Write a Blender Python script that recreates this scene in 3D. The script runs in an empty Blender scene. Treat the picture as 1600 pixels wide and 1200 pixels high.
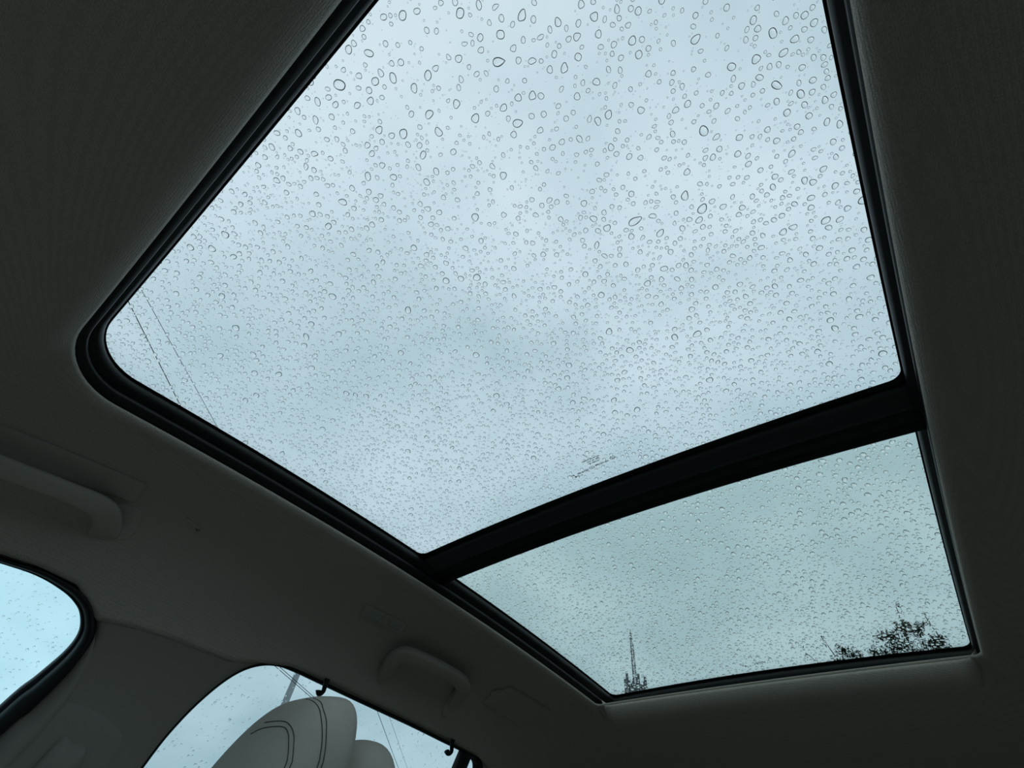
import bpy, bmesh, math, random
import numpy as np
from mathutils import Vector, Matrix, Quaternion

sc = bpy.context.scene
COL = sc.collection
rng = np.random.default_rng(7)
random.seed(7)

# ---------------------------------------------------------------- camera
CAM = (0.28, 0.0, 1.12)
cam_d = bpy.data.cameras.new('camera')
cam_d.sensor_width = 36.0
cam_d.lens = 725.09 / 1600 * 36.0
cam_d.clip_start = 0.01
cam_d.clip_end = 1000
cam = bpy.data.objects.new('camera', cam_d)
COL.objects.link(cam)
R_, F_, U_ = ((0.78653393, 0.60813656, 0.10739785), (-0.44846013, 0.44291252, 0.7763453), (0.42455611, -0.65878557, 0.62109072))
cam.matrix_world = Matrix(((R_[0], U_[0], -F_[0], CAM[0]), (R_[1], U_[1], -F_[1], CAM[1]), (R_[2], U_[2], -F_[2], CAM[2]), (0, 0, 0, 1)))
sc.camera = cam

# ---------------------------------------------------------------- colour management, light paths
sc.view_settings.view_transform = 'Standard'
sc.view_settings.look = 'None'
sc.view_settings.gamma = 1.0
sc.view_settings.use_curve_mapping = False
sc.view_settings.exposure = 0.0
sc.cycles.max_bounces = 16
sc.cycles.transparent_max_bounces = 32
sc.cycles.transmission_bounces = 12
sc.cycles.caustics_reflective = False
sc.cycles.caustics_refractive = False
sc.cycles.use_denoising = True

# ---------------------------------------------------------------- overcast sky
SKY_STRENGTH = 1.0
world = bpy.data.worlds.new('overcast_sky')
sc.world = world
world.use_nodes = True
nt = world.node_tree
for n in list(nt.nodes): nt.nodes.remove(n)
def N(t, typ, **kw):
    n = t.nodes.new(typ)
    for k, v in kw.items(): setattr(n, k, v)
    return n
def math_node(t, op, a, b=None):
    n = N(t, 'ShaderNodeMath', operation=op)
    for i, v in enumerate((a, b)):
        if v is None: continue
        if isinstance(v, (int, float)): n.inputs[i].default_value = v
        else: t.links.new(v, n.inputs[i])
    return n.outputs[0]
tc = N(nt, 'ShaderNodeTexCoord')
sep = N(nt, 'ShaderNodeSeparateXYZ'); nt.links.new(tc.outputs['Generated'], sep.inputs[0])
zz = math_node(nt, 'ADD', math_node(nt, 'MAXIMUM', sep.outputs[2], 0.0), 0.35)
cmb = N(nt, 'ShaderNodeCombineXYZ')
nt.links.new(math_node(nt, 'DIVIDE', sep.outputs[0], zz), cmb.inputs[0])
nt.links.new(math_node(nt, 'DIVIDE', sep.outputs[1], zz), cmb.inputs[1])
cmb.inputs[2].default_value = 3.1
n1 = N(nt, 'ShaderNodeTexNoise'); n1.inputs['Scale'].default_value = 1.9; n1.inputs['Detail'].default_value = 5; n1.inputs['Roughness'].default_value = 0.5
n1.inputs['Distortion'].default_value = 0.25
nt.links.new(cmb.outputs[0], n1.inputs['Vector'])
ramp = N(nt, 'ShaderNodeValToRGB')
ramp.color_ramp.elements[0].position = 0.36; ramp.color_ramp.elements[0].color = (0.480, 0.665, 0.755, 1)
ramp.color_ramp.elements[1].position = 0.64; ramp.color_ramp.elements[1].color = (0.720, 0.890, 0.995, 1)
nt.links.new(n1.outputs['Fac'], ramp.inputs[0])
# overcast luminance: brighter towards the zenith
grad = math_node(nt, 'MULTIPLY', math_node(nt, 'ADD', math_node(nt, 'MULTIPLY', math_node(nt, 'MAXIMUM', sep.outputs[2], 0.0), 0.46), 0.95), SKY_STRENGTH)
bg = N(nt, 'ShaderNodeBackground')
nt.links.new(grad, bg.inputs['Strength'])
tint = N(nt, 'ShaderNodeMix', data_type='RGBA'); tint.blend_type = 'MIX'
tint.inputs[6].default_value = (0.84, 1.0, 1.03, 1); tint.inputs[7].default_value = (1.03, 1.0, 0.99, 1)
nt.links.new(math_node(nt, 'MAXIMUM', sep.outputs[2], 0.0), tint.inputs[0])
mul = N(nt, 'ShaderNodeMix', data_type='RGBA'); mul.blend_type = 'MULTIPLY'; mul.inputs[0].default_value = 1.0
nt.links.new(ramp.outputs[0], mul.inputs[6]); nt.links.new(tint.outputs[2], mul.inputs[7])
nt.links.new(mul.outputs[2], bg.inputs[0])
wo = N(nt, 'ShaderNodeOutputWorld'); nt.links.new(bg.outputs[0], wo.inputs[0])

# ---------------------------------------------------------------- materials
def mat(name, color, rough=0.8, spec=0.3, bump=None, var=None, metal=0.0, sheen=0.0):
    m = bpy.data.materials.new(name); m.use_nodes = True
    t = m.node_tree; b = t.nodes['Principled BSDF']
    b.inputs['Base Color'].default_value = (*color, 1); b.inputs['Roughness'].default_value = rough
    b.inputs['Specular IOR Level'].default_value = spec; b.inputs['Metallic'].default_value = metal
    if sheen: b.inputs['Sheen Weight'].default_value = sheen
    tcn = N(t, 'ShaderNodeTexCoord')
    if var:
        sc_, amt = var
        nz = N(t, 'ShaderNodeTexNoise'); nz.inputs['Scale'].default_value = sc_; nz.inputs['Detail'].default_value = 4
        t.links.new(tcn.outputs['Object'], nz.inputs['Vector'])
        r = N(t, 'ShaderNodeValToRGB')
        r.color_ramp.elements[0].position = 0.3; r.color_ramp.elements[0].color = (*[c * (1 - amt) for c in color], 1)
        r.color_ramp.elements[1].position = 0.7; r.color_ramp.elements[1].color = (*[min(1, c * (1 + amt)) for c in color], 1)
        t.links.new(nz.outputs['Fac'], r.inputs[0]); t.links.new(r.outputs[0], b.inputs['Base Color'])
    if bump:
        kind, sc_, st, dist = bump
        if kind == 'weave':
            v = N(t, 'ShaderNodeTexVoronoi'); v.inputs['Scale'].default_value = sc_; v.inputs['Randomness'].default_value = 0.45
            out = v.outputs['Distance']
            dk = N(t, 'ShaderNodeValToRGB')
            dk.color_ramp.elements[0].position = 0.25; dk.color_ramp.elements[0].color = (*[c * 1.05 for c in color], 1)
            dk.color_ramp.elements[1].position = 0.62; dk.color_ramp.elements[1].color = (*[c * 0.84 for c in color], 1)
            t.links.new(out, dk.inputs[0]); t.links.new(dk.outputs[0], b.inputs['Base Color'])
        else:
            v = N(t, 'ShaderNodeTexNoise'); v.inputs['Scale'].default_value = sc_; v.inputs['Detail'].default_value = 3
            out = v.outputs['Fac']
        t.links.new(tcn.outputs['Object'], v.inputs['Vector'])
        bp = N(t, 'ShaderNodeBump'); bp.inputs['Strength'].default_value = st; bp.inputs['Distance'].default_value = dist
        t.links.new(out, bp.inputs['Height']); t.links.new(bp.outputs[0], b.inputs['Normal'])
    return m
def glass_mat(name, tint):
    m = bpy.data.materials.new(name); m.use_nodes = True
    t = m.node_tree
    for n in list(t.nodes): t.nodes.remove(n)
    tr = N(t, 'ShaderNodeBsdfTransparent'); tr.inputs[0].default_value = (*[math.sqrt(c) for c in tint], 1)
    gl = N(t, 'ShaderNodeBsdfGlossy'); gl.inputs['Roughness'].default_value = 0.0; gl.inputs[0].default_value = (1, 1, 1, 1)
    fr = N(t, 'ShaderNodeFresnel'); fr.inputs[0].default_value = 1.45
    ge = N(t, 'ShaderNodeNewGeometry')
    mx = N(t, 'ShaderNodeMixShader')
    ff = math_node(t, 'MULTIPLY', fr.outputs[0], math_node(t, 'SUBTRACT', 1.0, ge.outputs['Backfacing']))
    t.links.new(ff, mx.inputs[0]); t.links.new(tr.outputs[0], mx.inputs[1]); t.links.new(gl.outputs[0], mx.inputs[2])
    o = N(t, 'ShaderNodeOutputMaterial'); t.links.new(mx.outputs[0], o.inputs[0])
    return m
def water_mat():
    m = bpy.data.materials.new('rain_water'); m.use_nodes = True
    t = m.node_tree
    for n in list(t.nodes): t.nodes.remove(n)
    g = N(t, 'ShaderNodeBsdfGlass'); g.inputs['Roughness'].default_value = 0.0; g.inputs['IOR'].default_value = 1.33
    o = N(t, 'ShaderNodeOutputMaterial'); t.links.new(g.outputs[0], o.inputs[0])
    return m
M = dict(
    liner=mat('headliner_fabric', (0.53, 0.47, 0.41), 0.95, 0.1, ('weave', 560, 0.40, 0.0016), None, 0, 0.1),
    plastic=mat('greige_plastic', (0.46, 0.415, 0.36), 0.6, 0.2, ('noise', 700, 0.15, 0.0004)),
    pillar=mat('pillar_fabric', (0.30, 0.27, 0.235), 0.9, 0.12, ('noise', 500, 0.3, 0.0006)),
    rubber=mat('black_rubber', (0.009, 0.009, 0.010), 0.48, 0.28),
    frit=mat('black_frit', (0.006, 0.006, 0.007), 0.5, 0.3),
    beam=mat('black_beam', (0.006, 0.006, 0.0065), 0.6, 0.25),
    ledge=mat('charcoal_ledge', (0.030, 0.033, 0.035), 0.6, 0.3),
    blackp=mat('black_plastic', (0.010, 0.010, 0.012), 0.5, 0.3),
    leather=mat('greige_leather', (0.42, 0.40, 0.35), 0.55, 0.35, ('noise', 260, 0.25, 0.0006), (30, 0.05)),
    thread=mat('dark_thread', (0.09, 0.085, 0.075), 0.9, 0.1),
    carpet=mat('greige_carpet', (0.26, 0.235, 0.20), 1.0, 0.05, ('noise', 300, 0.6, 0.002)),
    dash=mat('greige_dash', (0.20, 0.185, 0.16), 0.7, 0.2, ('noise', 300, 0.2, 0.0005)),
    print=mat('etched_print', (0.012, 0.013, 0.014), 0.9, 0.05),
    lens=mat('clear_lens', (0.42, 0.42, 0.40), 0.25, 0.5),
    asphalt=mat('wet_asphalt', (0.055, 0.056, 0.058), 0.5, 0.4, ('noise', 40, 0.4, 0.01), (0.6, 0.3)),
    steel=mat('grey_steel', (0.16, 0.17, 0.18), 0.6, 0.4, None, (2, 0.2), 0.4),
    concrete=mat('pale_concrete', (0.33, 0.35, 0.36), 0.85, 0.2, ('noise', 25, 0.3, 0.01), (3, 0.1)),
    cable=mat('black_cable', (0.02, 0.02, 0.022), 0.7, 0.2),
    bark=mat('wet_bark', (0.045, 0.038, 0.03), 0.9, 0.15, ('noise', 30, 0.6, 0.02), (8, 0.3)),
    leaf=mat('dark_leaf', (0.050, 0.075, 0.040), 0.5, 0.4, None, (3.0, 0.5)),
    g_front=glass_mat('front_roof_glass', (0.66, 0.66, 0.655)),
    g_rear=glass_mat('rear_roof_glass', (0.60, 0.62, 0.58)),
    g_door=glass_mat('front_door_glass', (0.88, 0.985, 0.99)),
    g_door2=glass_mat('rear_door_glass', (0.68, 0.69, 0.68)),
    water=water_mat(),
)

# ---------------------------------------------------------------- helpers
def mesh_obj(name, verts, faces, m, parent=None, smooth=True, **props):
    me = bpy.data.meshes.new(name)
    me.from_pydata([tuple(map(float, v)) for v in verts], [], faces)
    me.materials.append(m)
    if smooth: me.polygons.foreach_set('use_smooth', [True] * len(me.polygons))
    me.update()
    o = bpy.data.objects.new(name, me); COL.objects.link(o)
    if parent: o.parent = parent
    for k, v in props.items(): o[k] = v
    return o
def thing(name, label, cat, loc=(0, 0, 0), group=None):
    o = bpy.data.objects.new(name, None); COL.objects.link(o)
    o.empty_display_size = 0.05
    o.location = loc; o['label'] = label; o['category'] = cat
    if group: o['group'] = group
    return o
def off(verts, loc):
    return [(v[0] - loc[0], v[1] - loc[1], v[2] - loc[2]) for v in verts]
def loft(loops, closed=True, cap0=False, cap1=False):
    n = len(loops[0]); V = [p for l in loops for p in l]; Fc = []
    for k in range(len(loops) - 1):
        for i in range(n if closed else n - 1):
            j = (i + 1) % n
            Fc.append((k * n + i, k * n + j, (k + 1) * n + j, (k + 1) * n + i))
    if cap0: Fc.append(tuple(range(n - 1, -1, -1)))
    if cap1: Fc.append(tuple(range((len(loops) - 1) * n, len(loops) * n)))
    return V, Fc
class MB:
    def __init__(s): s.v = []; s.f = []
    def add(s, V, Fc):
        b = len(s.v); s.v += [tuple(p) for p in V]; s.f += [tuple(i + b for i in q) for q in Fc]
    def tube(s, pts, r, seg=8, closed=False, flat=1.0, up=(0, 0, 1), caps=True):
        V, Fc = sweep(pts, r, seg, closed, flat, up, caps); s.add(V, Fc)
    def box(s, c, sx, sy, sz, rot=None):
        V = []
        for a in (-1, 1):
            for b in (-1, 1):
                for d in (-1, 1):
                    p = Vector((a * sx / 2, b * sy / 2, d * sz / 2))
                    if rot: p = rot @ p
                    V.append(tuple(p + Vector(c)))
        s.add(V, [(0, 1, 3, 2), (4, 6, 7, 5), (0, 4, 5, 1), (2, 3, 7, 6), (0, 2, 6, 4), (1, 5, 7, 3)])
def sweep(pts, r, seg=8, closed=False, flat=1.0, up=(0, 0, 1), caps=True):
    P = [Vector(p) for p in pts]; n = len(P); loops = []
    for i in range(n):
        if closed: t = P[(i + 1) % n] - P[i - 1]
        else: t = P[min(i + 1, n - 1)] - P[max(i - 1, 0)]
        t.normalize()
        u = Vector(up[i]) if isinstance(up, list) else Vector(up)
        s_ = t.cross(u)
        if s_.length < 1e-5: s_ = t.cross(Vector((1, 0, 0)))
        s_.normalize(); w = s_.cross(t)
        rr = r[i] if isinstance(r, (list, tuple)) else r
        loops.append([tuple(P[i] + s_ * (math.cos(a) * rr) + w * (math.sin(a) * rr * flat)) for a in [2 * math.pi * k / seg for k in range(seg)]])
    if closed: loops.append(loops[0])
    return loft(loops, True, caps and not closed, caps and not closed)
def catmull(pts, sub=6, closed=False):
    P = [np.array(p, float) for p in pts]; n = len(P); out = []
    for i in range(n if closed else n - 1):
        g = (lambda k: P[k % n]) if closed else (lambda k: P[min(max(k, 0), n - 1)])
        p0, p1, p2, p3 = g(i - 1), g(i), g(i + 1), g(i + 2)
        for s in range(sub):
            t = s / sub
            out.append(0.5 * ((2 * p1) + (-p0 + p2) * t + (2 * p0 - 5 * p1 + 4 * p2 - p3) * t * t + (-p0 + 3 * p1 - 3 * p2 + p3) * t ** 3))
    if not closed: out.append(P[-1])
    return out

#GEOM-BEGIN ---------------------------------------------------- shape of the roof
def Zg(x, y):                       # inner surface of the roof glass
    return 1.12 + 0.5 * (1 - 0.0348 * (y / 0.5 - 0.6116) ** 2 - 0.0815 * (x / 0.5) ** 2)
def outline(hw0, tp, yf, cf, yr, cr, rf, rr, grow=0.0, nc=12, ns=44, ne=26, gy=None):
    gy = grow if gy is None else gy
    hwm = hw0 - tp * (yf + yr) / 2; L = (yr - yf) / 2
    pts = []
    def corner(su, sv, r, a0, a1):
        ru, rv = r / hwm, r / L
        for k in range(nc + 1):
            a = a0 + (a1 - a0) * k / nc
            pts.append((su * (1 - ru) + ru * math.cos(a), sv * (1 - rv) + rv * math.sin(a)))
    def line(n):
        pts.append(('L', n))
    P = math.pi
    corner(1, -1, rf, -P / 2, 0); line(ns)
    corner(1, 1, rr, 0, P / 2); line(ne)
    corner(-1, 1, rr, P / 2, P); line(ns)
    corner(-1, -1, rf, P, 1.5 * P); line(ne)
    full = []
    for i, p in enumerate(pts):
        if p[0] == 'L':
            a, b = pts[i - 1], pts[(i + 1) % len(pts)]
            for k in range(1, p[1]): full.append((a[0] + (b[0] - a[0]) * k / p[1], a[1] + (b[1] - a[1]) * k / p[1]))
        else: full.append(p)
    out = []
    for u, v in full:
        x = u * hwm
        for _ in range(3):
            ya, yb = yf - gy + cf * x * x, yr + gy + cr * x * x
            y = (ya + yb) / 2 + v * (yb - ya) / 2
            x = u * (hw0 + grow - tp * y)
        out.append((x, y))
    return out
LIP = dict(hw0=0.433, tp=0.0735, yf=-0.1135, cf=0.02, yr=1.108, cr=-0.28, rf=0.085, rr=0.012)
def hwl(y): return 0.433 - 0.0735 * min(max(y, -0.11), 1.1)
_SZ = ([-0.8, -0.3, -0.12, 0.0, 0.06, 0.11, 0.15, 0.2, 0.25, 0.33, 0.37, 0.41, 0.45, 0.53, 0.75, 0.88, 0.985, 1.03, 1.1, 1.3, 2.1],
       [1.24, 1.342, 1.366, 1.380, 1.386, 1.384, 1.358, 1.3665, 1.372, 1.374, 1.378, 1.394, 1.404, 1.408, 1.408, 1.406, 1.403, 1.385, 1.37, 1.35, 1.26])
YOF, YOR = -0.50, 2.02
def zside(y): return float(np.interp(y, *_SZ))
def hwo(y): return 0.6045 + (1.402 - zside(y)) * 0.2857
def liner_t(x, y):
    tx = (abs(x) - hwl(y)) / (hwo(y) - hwl(y))
    yf = LIP['yf'] + 0.02 * x * x; yr = LIP['yr'] - 0.28 * x * x
    ta = (yf - y) / (yf - YOF); tb = (y - yr) / (YOR - yr)
    q = [max(0.0, v) for v in (tx, ta, tb)]
    return (q[0] ** 3 + q[1] ** 3 + q[2] ** 3) ** (1 / 3), q
def zliner(x, y):
    t, q = liner_t(x, y)
    t = min(t, 1.0)
    xc = max(-hwl(y), min(hwl(y), x)); yc = max(LIP['yf'], min(LIP['yr'], y))
    zl = Zg(xc, yc) - 0.052
    w = min(1.0, abs(x) / hwo(y)) ** 5
    zc = float(np.interp(y, [-0.5, -0.1, 1.1, 1.5, 2.02], [1.475, 1.53, 1.53, 1.445, 1.33]))
    zo = zc + (zside(y) - zc) * w
    g = 0.80 * t + 0.20 * t ** 5
    d = t * (0.19 if q[0] >= max(q[1], q[2]) else 0.4 if q[1] > q[2] else 0.9)
    z = zl + (zo - zl) * g
    z -= 0.006 * math.exp(-((d - 0.012) / 0.016) ** 2)          # rolled edge of the opening
    if q[1] > 0: z -= 0.042 * (q[1] / (q[0] + q[1] + q[2])) * (1 - math.exp(-d / 0.050)) * (1 - t)
    return z
#GEOM-END
def liner_frame(x, y):              # point, normal (into the cabin), tangent down the slope, tangent along the car
    h = 1e-3
    zx = (zliner(x + h, y) - zliner(x - h, y)) / (2 * h); zy = (zliner(x, y + h) - zliner(x, y - h)) / (2 * h)
    n = Vector((zx, zy, -1)).normalized()
    ty = Vector((0, 1, zy)).normalized(); td = n.cross(ty).normalized()
    if td.x > 0: td = -td
    return Vector((x, y, zliner(x, y))), n, td, ty
def wallX(z, s=-1): return s * (0.605 + (1.402 - z) * 0.2857)

# ---------------------------------------------------------------- headliner
lipA = outline(**LIP)
NO = dict(hw0=0.606, tp=0.0, yf=YOF, cf=0.02, yr=YOR, cr=-0.02, rf=0.14, rr=0.14)
outer = outline(**NO)
outer = [(x * hwo(y) / 0.606, y) for x, y in outer]
loops = []
gA = outline(**LIP, grow=0.016, gy=0.022); loops.append([(x, y, Zg(x, y) - 0.0450) for x, y in gA])
gA = outline(**LIP, grow=0.003); loops.append([(x, y, Zg(x, y) - 0.0472) for x, y in gA])
loops.append([(x, y, Zg(x, y) - 0.0492) for x, y in lipA])
g1 = outline(**LIP, grow=0.002); loops.append([(x, y, Zg(x, y) - 0.0530) for x, y in g1])
for t in (0.03, 0.06, 0.10, 0.14, 0.19, 0.25, 0.32, 0.40, 0.48, 0.56, 0.64, 0.72, 0.80, 0.87, 0.92, 0.96, 0.985, 1.0):
    lp = []
    for (xi, yi), (xo, yo) in zip(lipA, outer):
        # sides run straight across the car, so that the outer edge follows the door openings
        x, y = xi + (xo - xi) * t, yi + (yo - yi) * t
        lp.append((x, y, zliner(x, y)))
    loops.append(lp)
last = loops[-1]
loops.append([(x * 1.012, y + (0.006 if y > 1.9 else -0.006 if y < -0.4 else 0), z + 0.004) for x, y, z in last])
loops.append([(x * 1.03, y + (0.02 if y > 1.9 else -0.02 if y < -0.4 else 0), z + 0.016) for x, y, z in last])
V, Fc = loft(loops)
ceiling = mesh_obj('ceiling', V, Fc, M['liner'], kind='structure')

# roof skin over the headliner (steel roof, keeps the daylight out)
glass_out = outline(hw0=0.468, tp=0.07, yf=-0.139, cf=0.02, yr=1.20, cr=-0.1, rf=0.06, rr=0.05)
roof_out = outline(hw0=0.634, tp=0.0, yf=-0.56, cf=0.05, yr=2.10, cr=-0.02, rf=0.16, rr=0.16)
lo = [[(x, y, Zg(x, y) + 0.002) for x, y in glass_out],
      [(x * 1.06, y + (0.01 if y > .6 else -.01), Zg(x, y) - 0.004) for x, y in glass_out],
      [(x * .97, y, max(zside(y) + 0.050, zliner(x * .9, min(max(y, -0.5), 2.0)) + 0.035)) for x, y in roof_out],
      [(x, y, zside(y) + 0.034) for x, y in roof_out]]
V, Fc = loft(lo)
mesh_obj('trim_5', V, Fc, M['frit'], kind='structure', label='outer roof skin around the two panes of roof glass')

# ---------------------------------------------------------------- black surround of the sunroof (rubber run with two ridges)
SUR = dict(hw0=0.4345, tp=0.0720, yf=-0.1075, cf=0.023, yr=1.172, cr=-0.20, rf=0.075, rr=0.012)
prof = [(0.0000, -0.0015), (-0.0035, -0.006), (-0.0045, -0.012), (-0.003, -0.018), (0.005, -0.021), (0.006, -0.024), (-0.001, -0.027), (-0.0015, -0.032),
        (0.003, -0.036), (0.009, -0.038), (0.014, -0.0400), (0.030, -0.0405)]
lo = []
for g, z in prof:
    o2 = outline(**SUR, grow=g + 0.004)
    lo.append([(x, y, Zg(x, y) + z) for x, y in o2])
V, Fc = loft(lo)
mesh_obj('trim_1', V, Fc, M['rubber'], kind='structure', label='black rubber run with moulded ridges around the sunroof opening')

# ---------------------------------------------------------------- roof panes with their black painted borders
def pane(name, o_in, o_full, m, label):
    n = len(o_full)
    def patch(o, dz):
        # grid patch filling the outline: concentric loops towards the centre line
        cx = 0.0; cy = sum(p[1] for p in o) / len(o)
        return [[(cx + (x - cx) * s, cy + (y - cy) * s, Zg(cx + (x - cx) * s, cy + (y - cy) * s) + dz) for x, y in o] for s in (1, .85, .7, .55, .4, .25, .12, .02)]
    lo_b, lo_t = patch(o_full, 0.0), patch(o_full, 0.004)
    Vb, Fb = loft(lo_b[::-1], True, True, False)
    Vt, Ft = loft(lo_t, True, False, True)
    V = Vb + Vt; b = len(Vb); Fc = [tuple(q) for q in Fb] + [tuple(i + b for i in q) for q in Ft]
    rim0 = (len(lo_b) - 1) * n
    for i in range(n):
        j = (i + 1) % n
        Fc.append((rim0 + i, rim0 + j, b + j, b + i))
    w = mesh_obj(name, V, Fc, m, kind='structure', label=label)
    bm = bmesh.new(); bm.from_mesh(w.data); bmesh.ops.recalc_face_normals(bm, faces=bm.faces); bm.to_mesh(w.data); bm.free()
    lo = [[(x, y, Zg(x, y) - 0.0004) for x, y in o_in], [(x, y, Zg(x, y) - 0.0004) for x, y in o_full], ]
    V, Fc = loft(lo)
    mesh_obj('painted_border', V, Fc, M['frit'], w, label='black painted border of the pane')
    return w
F1 = dict(hw0=0.4343, tp=0.0715, yf=-0.1067, cf=0.0234, yr=0.5200, cr=-0.078, rf=0.070, rr=0.014)
F2 = dict(hw0=0.4343, tp=0.0715, yf=0.6065, cf=-0.0736, yr=1.1693, cr=-0.1996, rf=0.010, rr=0.014)
win1 = pane('window_1', outline(**F1), outline(**{**F1, 'yr': 0.5200 + 0.0}, grow=0.04, gy=0.035), M['g_front'], 'large front pane of the glass roof, wet with rain')
win2 = pane('window_2', outline(**F2), outline(**F2, grow=0.04, gy=0.035), M['g_rear'], 'smaller greener rear pane of the glass roof, wet with rain')

# ---------------------------------------------------------------- cross beam between the two panes
secs = []
NX = 40
for k in range(NX + 1):
    u = -1 + 2 * k / NX; x = u * 0.405
    yA = 0.5200 - 0.078 * x * x; yB = 0.6065 - 0.0736 * x * x
    # y, dz
    pr = [(yA + 0.012, -0.0008), (yA + 0.012, -0.006), (yA + 0.016, -0.009), (yA + 0.034, -0.011), (yA + 0.037, -0.017), (yA + 0.040, -0.0185),
          (yA + 0.055, -0.020), (yA + 0.0555, -0.0175), (yA + 0.0575, -0.0175), (yA + 0.058, -0.020), (yB - 0.016, -0.021), (yB - 0.0115, -0.018), (yB - 0.010, -0.006), (yB - 0.010, -0.0008)]
    secs.append([(x, y, Zg(x, y) + z) for y, z in pr])
V, Fc = loft([q[4:] for q in secs], False)
beam = mesh_obj('trim_2', V, Fc, M['beam'], kind='structure', label='black cross beam between the two roof panes')
V, Fc = loft([q[:5] for q in secs], False)
mesh_obj('front_ledge', V, Fc, M['ledge'], beam, label='slightly lighter ledge along the front of the beam')

# ---------------------------------------------------------------- blind cassette lip at the rear of the opening
secs = []
for k in range(49):
    u = -1 + 2 * k / 48; x = u * 0.352
    y0 = 1.108 - 0.28 * x * x
    e = 1.0 if abs(u) < 0.93 else max(0.02, math.sqrt(max(0.0, 1 - ((abs(u) - 0.93) / 0.07) ** 2)))
    pr = [(0.050, -0.0515), (0.006, -0.0520), (0.002, -0.0525), (-0.001, -0.0540), (-0.001, -0.059), (0.003, -0.068), (0.009, -0.076), (0.018, -0.083), (0.029, -0.086), (0.040, -0.085), (0.047, -0.079), (0.049, -0.060)]
    secs.append([(x, y0 + 0.03 + (a - 0.03) * (0.5 + 0.5 * e), Zg(x, y0) - 0.035 + (z + 0.035) * e) for a, z in pr])
V, Fc = loft(secs, False)
mesh_obj('trim_3', V, Fc, M['liner'], kind='structure', label='rounded fabric covered lip of the blind cassette behind the rear pane')

# ---------------------------------------------------------------- side walls with window openings
FO = [(-.74, .945), (-.5, 1.17), (-.27, 1.335), (-.12, 1.364), (.014, 1.378), (.062, 1.384), (.112, 1.381), (.138, 1.371), (.154, 1.357), (.167, 1.338), (.171, 1.300), (.165, 1.256), (.156, 1.226), (.14, 1.1), (.12, .945)]
FI = [(-.70, .965), (-.49, 1.155), (-.26, 1.322), (-.115, 1.356), (.016, 1.372), (.061, 1.3755), (.097, 1.372), (.119, 1.366), (.135, 1.357), (.149, 1.340), (.152, 1.318), (.145, 1.285), (.135, 1.247), (.115, 1.1), (.10, .965)]
RO = [(.325, .945), (.326, 1.1), (.331, 1.236), (.339, 1.29), (.355, 1.334), (.375, 1.366), (.400, 1.387), (.432, 1.399), (.475, 1.4025), (.527, 1.403), (.75, 1.404), (.881, 1.402), (.95, 1.401), (.985, 1.398), (1.000, 1.385), (1.008, 1.35), (1.02, 1.2), (1.05, .945)]
fo, fi, ro = catmull(FO, 6), catmull(FI, 6), catmull(RO, 6)
SL = math.sqrt(1 + 0.2857 ** 2)
def wall_panel(name, s, label):
    cu = bpy.data.curves.new(name, 'CURVE'); cu.dimensions = '2D'; cu.fill_mode = 'BOTH'
    cu.extrude = 0.004; cu.bevel_depth = 0.012; cu.bevel_resolution = 4; cu.offset = -0.012
    ob = [(-1.25, .30), (2.10, .30), (2.10, 1.25), (1.3, 1.40), (1.0, 1.425), (0.5, 1.435), (0.0, 1.42), (-.3, 1.38), (-.62, 1.14), (-.80, .98), (-1.25, .96)]
    for pts in (ob, [tuple(p) for p in fo], [tuple(p) for p in ro]):
        sp = cu.splines.new('POLY'); sp.points.add(len(pts) - 1); sp.use_cyclic_u = True
        for p, q in zip(sp.points, pts): p.co = (q[0], (q[1] - 1.402) * SL, 0, 1)
    tmp = bpy.data.objects.new('tmp', cu); COL.objects.link(tmp)
    dg = bpy.context.evaluated_depsgraph_get()
    me = bpy.data.meshes.new_from_object(tmp.evaluated_get(dg)); bpy.data.objects.remove(tmp)
    co = np.empty(len(me.vertices) * 3); me.vertices.foreach_get('co', co); co = co.reshape(-1, 3)
    nrm = np.array([1.0, 0, 0.2857]); nrm /= np.linalg.norm(nrm)       # outward for the +X side: x grows, z grows
    z = 1.402 + co[:, 1] / SL; x = 0.605 + (1.402 - z) * 0.2857
    X = np.stack([x, co[:, 0], z], 1) + (0.016 + co[:, 2])[:, None] * nrm[None]
    X[:, 0] *= s
    me.vertices.foreach_set('co', X.ravel()); me.name = name
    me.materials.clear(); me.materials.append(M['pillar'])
    me.polygons.foreach_set('use_smooth', [True] * len(me.polygons))
    me.update()
    bm = bmesh.new(); bm.from_mesh(me); bmesh.ops.remove_doubles(bm, verts=bm.verts, dist=1e-5); bmesh.ops.recalc_face_normals(bm, faces=bm.faces)
    for e in bm.edges:
        if len(e.link_faces) == 2 and e.calc_face_angle() > 0.6: e.smooth = False
    bm.to_mesh(me); bm.free()
    o = bpy.data.objects.new(name, me); COL.objects.link(o); o['kind'] = 'structure'; o['label'] = label
    return o
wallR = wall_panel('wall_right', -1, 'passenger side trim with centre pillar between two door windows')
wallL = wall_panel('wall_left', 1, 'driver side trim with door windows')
NW = np.array([1.0, 0, 0.2857]) / SL
def wp(y, z, s, d):                 # a point on the side wall, d outwards from its inner face
    return (s * (0.605 + (1.402 - z) * 0.2857 + d * NW[0]), y, z + d * NW[2])
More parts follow.
